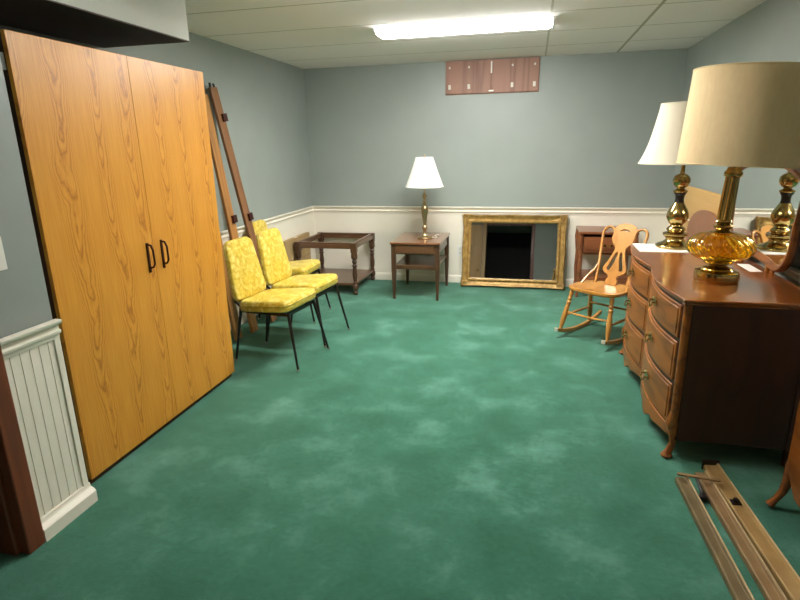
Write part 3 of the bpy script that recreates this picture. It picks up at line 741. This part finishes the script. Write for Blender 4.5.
# top with moulded edge: two layers
b = NB(); prism(b, plan(.018, .016, DB-DX, .042), lambda x, y, z: (x, y, z), DZ-.014, DZ); prism(b, plan(.010, .008, DB-DX-.004, .042), lambda x, y, z: (x, y, z), DZ-.028, DZ-.014)
obj('top', b, M_cherry, t, True, .005)
rows = [(.598, .756), (.385, .578), (.168, .365)]
for sgn in (-1, 1):
    ya, yb = (-HL+.05, -.022) if sgn < 0 else (.022, HL-.05)
    for z0, z1 in rows:
        b = NB(); n = 18
        for off, inset in ((.006, 0), (.010, .016)):
            p = frontpts(ya+inset, yb-inset, n, off); q = [(x+off+.004, y) for x, y in reversed(p)]
            prism(b, p+q, lambda x, y, z: (x, y, z), z0+inset, z1-inset)
        d = obj('drawer', b, M_cherryd, t, True, .004)
        ym = (ya+yb)/2; zm = (z0+z1)/2+.008; xm = fx(ym)-.016
        b = NB()   # pierced brass backplate, posts and bail
        pl = [(-.052,0),(-.040,.014),(-.026,.010),(-.014,.022),(0,.026),(.014,.022),(.026,.010),(.040,.014),(.052,0),(.040,-.012),(.024,-.010),(.012,-.022),(0,-.018),(-.012,-.022),(-.024,-.010),(-.040,-.012)]
        prism(b, pl, lambda u, v_, q: (xm+q, ym+u, zm+v_), -.002, .002)
        for e in (-1, 1): tube(b, [(xm, ym+e*.032, zm), (xm-.018, ym+e*.032, zm)], .005, 8)
        tube(b, [(xm-.016, ym-.032, zm), (xm-.022, ym-.026, zm-.016), (xm-.024, ym-.008, zm-.026), (xm-.024, ym+.008, zm-.026), (xm-.022, ym+.026, zm-.016), (xm-.016, ym+.032, zm)], .0035, 8)
        obj('drawer_pull', b, M_brass, d)
# centre stile and rounded corner posts
b = NB(); p = frontpts(-.018, .018, 3, .008); prism(b, p+[(x+.012, y) for x, y in reversed(p)], lambda x, y, z: (x, y, z), .16, DZ-.03); obj('centre_stile', b, M_cherryd, t, True)
for s in (-1, 1):
    b = NB(); tube(b, [(.012, s*(HL-.014), .12), (.012, s*(HL-.014), DZ-.029)], .02, 12); obj('corner_post', b, M_cherryd, t)
# scalloped apron
b = NB(); n = 60; ya, yb = -HL+.03, HL-.03; A = []; 
for k in range(n+1):
    y = ya+(yb-ya)*k/n; s = abs(y)/(HL-.03); x = fx(y)
    zb = .088+.022*math.cos(s*2*PI)-.020*math.exp(-((s-.5)/.06)**2)+.018*math.exp(-((s-.36)/.05)**2)+.018*math.exp(-((s-.64)/.05)**2)
    A.append([b.verts.new(c) for c in ((x-.008, y, zb), (x-.008, y, .16), (x+.014, y, .16), (x+.014, y, zb))])
for P, Q in zip(A, A[1:]):
    for k in range(4): b.faces.new((P[k], P[(k+1) % 4], Q[(k+1) % 4], Q[k]))
b.faces.new(A[0]); b.faces.new(A[-1]); obj('apron', b, M_cherryd, t, True, .003)
for sx in (0, 1):
    for s in (-1, 1):
        b = NB()
        if sx == 0: pts, rr = [(-.002, s*(HL-.012), .014), (.004, s*(HL-.016), .03), (.020, s*(HL-.026), .07), (.018, s*(HL-.026), .12), (.004, s*(HL-.016), .18), (.012, s*(HL-.02), .24)], [.022,.017,.015,.020,.030,.018]
        else:
            X = DB-DX-.045; pts, rr = [(X, s*(HL-.04), .0), (X, s*(HL-.04), .16)], [.018, .026]
        tube(b, pts, rr, 12)
        if sx == 0: lathe(b, [(.018,0),(.026,.006),(.027,.014),(.020,.022)], 14, (-.004, s*(HL-.010)))
        obj('leg', b, M_cherryd if sx == 0 else M_cherryshade, t)
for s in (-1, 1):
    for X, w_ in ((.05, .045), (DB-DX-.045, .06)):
        b = NB(); beam(b, (X, s*(HL+.0015), .10), (X, s*(HL+.0015), DZ-.03), w_, .006, (1,0,0)); obj('side_stile', b, M_cherryshade, t, False)

# dresser mirror with shaped wooden frame, standing on the back of the dresser
MC = 3.42
t = thing('dresser_mirror', 'shaped wood-framed mirror standing at the back of the cherry dresser', 'mirror', (1.245, MC, DZ))
half = [(0,.052),(.08,.045),(.16,.040),(.23,.026),(.295,.028),(.345,.055),(.390,.115),(.408,.19),(.408,.26),(.425,.34),(.435,.42),(.415,.49),(.33,.535),(.24,.56),(.17,.575),(.10,.60),(0,.615)]
half = smoothprof([(x*1.16, z) for x, z in half], 4)
outl = half+[(-x, y) for x, y in reversed(half[1:-1])]
ccx, ccz = 0, .42
def inset(pl, d):
    n = len(pl); o = []
    for i, p in enumerate(pl):
        a = Vector(pl[i-1]); c = Vector(pl[(i+1) % n]); tn = (c-a).normalized(); o.append((p[0]-tn.y*d, p[1]+tn.x*d))
    return o
b = NB(); n = len(outl); rings = []
for d, h in ((0,0),(0,.018),(.008,.026),(.024,.024),(.034,.014),(.036,.004)):
    rings.append([b.verts.new((-h, -y, z)) for y, z in inset(outl, d)])
for A, B in zip(rings, rings[1:]):
    for k in range(n): b.faces.new((A[k], A[(k+1) % n], B[(k+1) % n], B[k]))
obj('frame', b, M_cherryd, t)
b = NB(); prism(b, [(-y, z) for y, z in inset(outl, .004)], lambda u, v_, q: (q, u, v_), .0, .012); obj('backing', b, M_oakdark, t)
b = NB(); prism(b, [(-y, z) for y, z in inset(outl, .030)], lambda u, v_, q: (q, u, v_), -.006, -.001); obj('glass', b, M_mirror, t, False)
for s in (-1, 1):
    b = NB(); tube(b, [(.002, s*.19, 0), (.002, s*.19, .05)], .011, 10); beam(b, (.013, s*.22, .0), (.013, s*.22, .45), .04, .012, (0,1,0)); obj('support_post', b, M_cherryd, t)

# things on the dresser
b = NB(); box(b, -.20, .20, -.15, .15, 0, .003); tag(obj('paper_sheet', b, M_paper, None, False, loc=(.895, 3.865, DZ)), 'white paper sheet under the tall brass lamp at the far end of the dresser', 'paper')
b = NB(); box(b, -.03, .03, -.10, .10, 0, .002); tag(obj('paper_strip', b, M_paper, None, False, loc=(1.185, 3.30, DZ)), 'small white paper lying below the dresser mirror, behind the amber lamp', 'paper')

# tall brass lamp with bell shade
LZ = DZ+.003
t = thing('table_lamp', 'tall brass lamp with an ivory bell shade on white paper at the dresser far end', 'lamp', (.935, 3.90, LZ))
b = NB(); lathe(b, smoothprof([(.110,0),(.116,.010),(.108,.020),(.085,.030),(.062,.045),(.056,.062),(.072,.078),(.076,.094),(.050,.104),(.058,.118),(.050,.132),(.036,.146),(.052,.168),(.066,.20),(.062,.232),(.044,.268),(.030,.292)], 4), 40); obj('base', b, M_brass, t)
b = NB(); lathe(b, smoothprof([(.030,.290),(.026,.31),(.028,.335),(.038,.352),(.038,.358)], 3), 28); obj('collar', b, M_black, t)
b = NB(); lathe(b, smoothprof([(.040,.358),(.044,.366),(.030,.376),(.022,.384),(.040,.398),(.052,.425),(.048,.452),(.026,.472),(.014,.480),(.012,.55)], 4), 32); obj('neck', b, M_brass, t)
pr = smoothprof([(.268,.540),(.240,.60),(.213,.68),(.190,.78),(.174,.86),(.168,.900)], 4)
b = shade_mesh(pr, 56); o = obj('lamp_shade', b, M_shade_i, t)
trims(.267,.540,.168,.900, M_shade_i, o)
b = spider(.166,.88,.005,.54); obj('stem', b, M_brass, t)

# amber glass lamp with drum shade
t = thing('table_lamp', 'large lamp with swirled amber glass globe and wide beige drum shade on the dresser', 'lamp', (.922, 2.965, DZ))
b = NB(); lathe(b, smoothprof([(.096,0),(.101,.006),(.101,.046),(.092,.054),(.074,.060),(.068,.068),(.046,.076),(.042,.084),(.064,.092),(.066,.100),(.052,.106)], 3), 48); obj('base', b, M_brass, t)
gp = smoothprof([(.046,.102),(.088,.112),(.130,.134),(.150,.164),(.148,.190),(.130,.214),(.092,.236),(.052,.246)], 5)
b = NB(); rip = lambda a, z: .022*math.sin(22*(a+ (z-.1)*4.5))
lathe(b, gp, 176, cap=False, ripple=rip)
o_ = obj('glass_globe', b, M_amber, t); sm = o_.modifiers.new('wall', 'SOLIDIFY'); sm.thickness = .005; sm.offset = -1
b = NB(); lathe(b, smoothprof([(.046,.240),(.050,.248),(.030,.256),(.041,.268),(.044,.278),(.030,.288),(.039,.298),(.028,.308)], 3), 36); obj('collar', b, M_brass, t)
TI = math.radians(3.0); PV = Vector((0, 0, .30)); RM = Matrix.Rotation(TI, 3, 'Y')
def tilt(o): o.rotation_euler = (0, TI, 0); o.location = PV-RM @ PV; return o
b = NB(); rip2 = lambda a, z: .07*math.cos(14*a)
lathe(b, [(.029,.304),(.032,.33),(.031,.42),(.029,.505),(.028,.51)], 112, ripple=rip2); tilt(obj('fluted_column', b, M_brass, t))
b = NB(); lathe(b, smoothprof([(.030,.508),(.039,.514),(.040,.530),(.032,.540),(.028,.552),(.012,.558)], 3), 36); tilt(obj('capital', b, M_brass, t))
b = shade_mesh([(.252,.565),(.251,.66),(.249,.80),(.246,.985)], 72); o = tilt(obj('lamp_shade', b, M_shade_b, t))
trims(.251,.566,.246,.984, M_shade_b, o)
b = spider(.245,.95,.006,.55); tilt(obj('stem', b, M_brass, t))
b = NB(); lathe(b, [(.014,.60),(.014,.64),(.03,.68),(.033,.72),(.02,.75),(.003,.76)], 16); tilt(obj('bulb', b, M_plastic, t))

# ================================================================== HEADBOARD and FOOTBOARD against the right wall
def archboard(name, label, y0, y1, ztop, rise, x0, th, mat, lean_, pw=1):
    t = thing(name, label, 'bed board', (x0, (y0+y1)/2, 0)); hw = (y1-y0)/2
    n = 24; pts = [(-hw, .22), (hw, .22)]+[(hw*math.cos(PI*k/n), ztop-rise+rise*math.sin(PI*k/n)**pw) for k in range(n+1)]
    b = NB(); prism(b, pts, lambda u, v_, q: (q+v_*lean_, u, v_), 0, th); obj('panel', b, mat, t, True, .004)
    for s in (-1, 1):
        b = NB(); prism(b, [(s*(hw-.055), 0), (s*hw, 0), (s*hw, .5), (s*(hw-.055), .5)], lambda u, v_, q: (q+v_*lean_, u, v_), -.006, th+.002); obj('leg', b, mat, t, True, .004)
    return t
archboard('headboard', 'tan wooden headboard leaning on the right wall behind the lamps', 3.98, 5.30, 1.105, .012, 1.302, .02, M_tan, .008, .4)
archboard('footboard', 'brown rounded footboard leaning on the tan headboard past the dresser', 4.02, 4.98, .975, .26, 1.272, .022, M_brown, .004, .8)

# ================================================================== BED FRAME RAILS on the carpet
def rail(a, b_, label, kind, w=.062, mat=None):
    a = V(a[0], a[1], 0); b_ = V(b_[0], b_[1], 0); L = (b_-a).length; ang = math.atan2(b_.y-a.y, b_.x-a.x)
    t = thing('metal_bed_rail', label, 'bed rail', a, ang, group='metal bed frame rails on the carpet')
    bm_ = NB()
    prism(bm_, [(-w/2, .0), (w/2, .0), (w/2, .036), (w/2-.008, .036), (w/2-.012, .027), (-w/2+.004, .027), (-w/2, .022)], lambda u, v_, q: (q, u, v_), 0, L); obj('channel', bm_, mat or M_railmetal, t, False, .0015)
    bm_ = NB(); tube(bm_, [(.0, w/2-.0025, .037), (L, w/2-.0025, .037)], .0035, 6); obj('rolled_edge', bm_, M_railedge, t)
    if kind:
        bm_ = NB(); box(bm_, .0, .012, -w/2-.006, w/2+.006, .0, .05); obj('end_bracket', bm_, M_black, t, False, .002)
        bm_ = NB(); box(bm_, .28, .31, -w/2+.008, w/2-.018, .027, .034); tube(bm_, [(.295, -.005, .034), (.295, -.005, .045)], .012, 10); obj('bolt_plate', bm_, M_black, t, False)
    return t
rail((.712, 2.375), (.752, 1.45), 'tan metal bed rail on the carpet, leftmost of the three', 0, .050, M_railolive)
rail((.806, 2.43), (.858, 1.45), 'tan metal bed rail on the carpet, middle of the three', 0, .048)
rail((.868, 2.515), (.944, 1.45), 'tan metal bed rail with black end bracket, rightmost of the three', 1, .062, M_railgold)
t = thing('bed_frame_crossbar', 'short metal crossbar lying across the ends of the bed rails', 'metal bar', (.775, 2.36, .045))
b = NB(); beam(b, (-.085, .0, .005), (.085, -.02, .005), .018, .008, (0,1,0)); obj('bar', b, M_railmetal, t, False, .002)
b = NB(); lathe(b, [(.012,-.040),(.018,-.036),(.018,-.020),(.012,-.014)], 14, (-.005, -.11)); tube(b, [(-.01,-.02,.0),(-.005,-.10,-.022)], .006, 8); obj('wheel_bracket', b, M_black, t)

# ================================================================== SMALL CHEST at the right edge
t = thing('small_chest', 'reddish wood cabriole-legged chest, only its corner showing at the right edge', 'chest', (1.06, 2.27, 0))
b = NB(); prism(b, [(0,.20),(0,.72),(-.62,.72),(-.62,.20),(-.52,.115),(-.42,.10),(-.34,.13),(-.28,.13),(-.2,.10),(-.10,.105)], lambda u, v_, q: (q, u-.0, v_), .002, .27); obj('body', b, M_cherry, t, True, .006)
b = NB(); box(b, .03, .28, -.64, .02, .72, .745); obj('top', b, M_cherry, t, False, .006)
for s in (0, -1):
    b = NB(); Y = -.01+s*.60
    tube(b, [(-.035, Y, .012), (-.020, Y, .035), (.004, Y, .08), (.014, Y, .13), (.020, Y, .20), (.03, Y, .32)], [.019,.013,.016,.020,.024,.010], 12); obj('leg', b, M_cherry, t)
    b = NB(); tube(b, [(.24, Y, .0), (.24, Y, .2)], [.014,.022], 10); obj('leg', b, M_cherry, t)
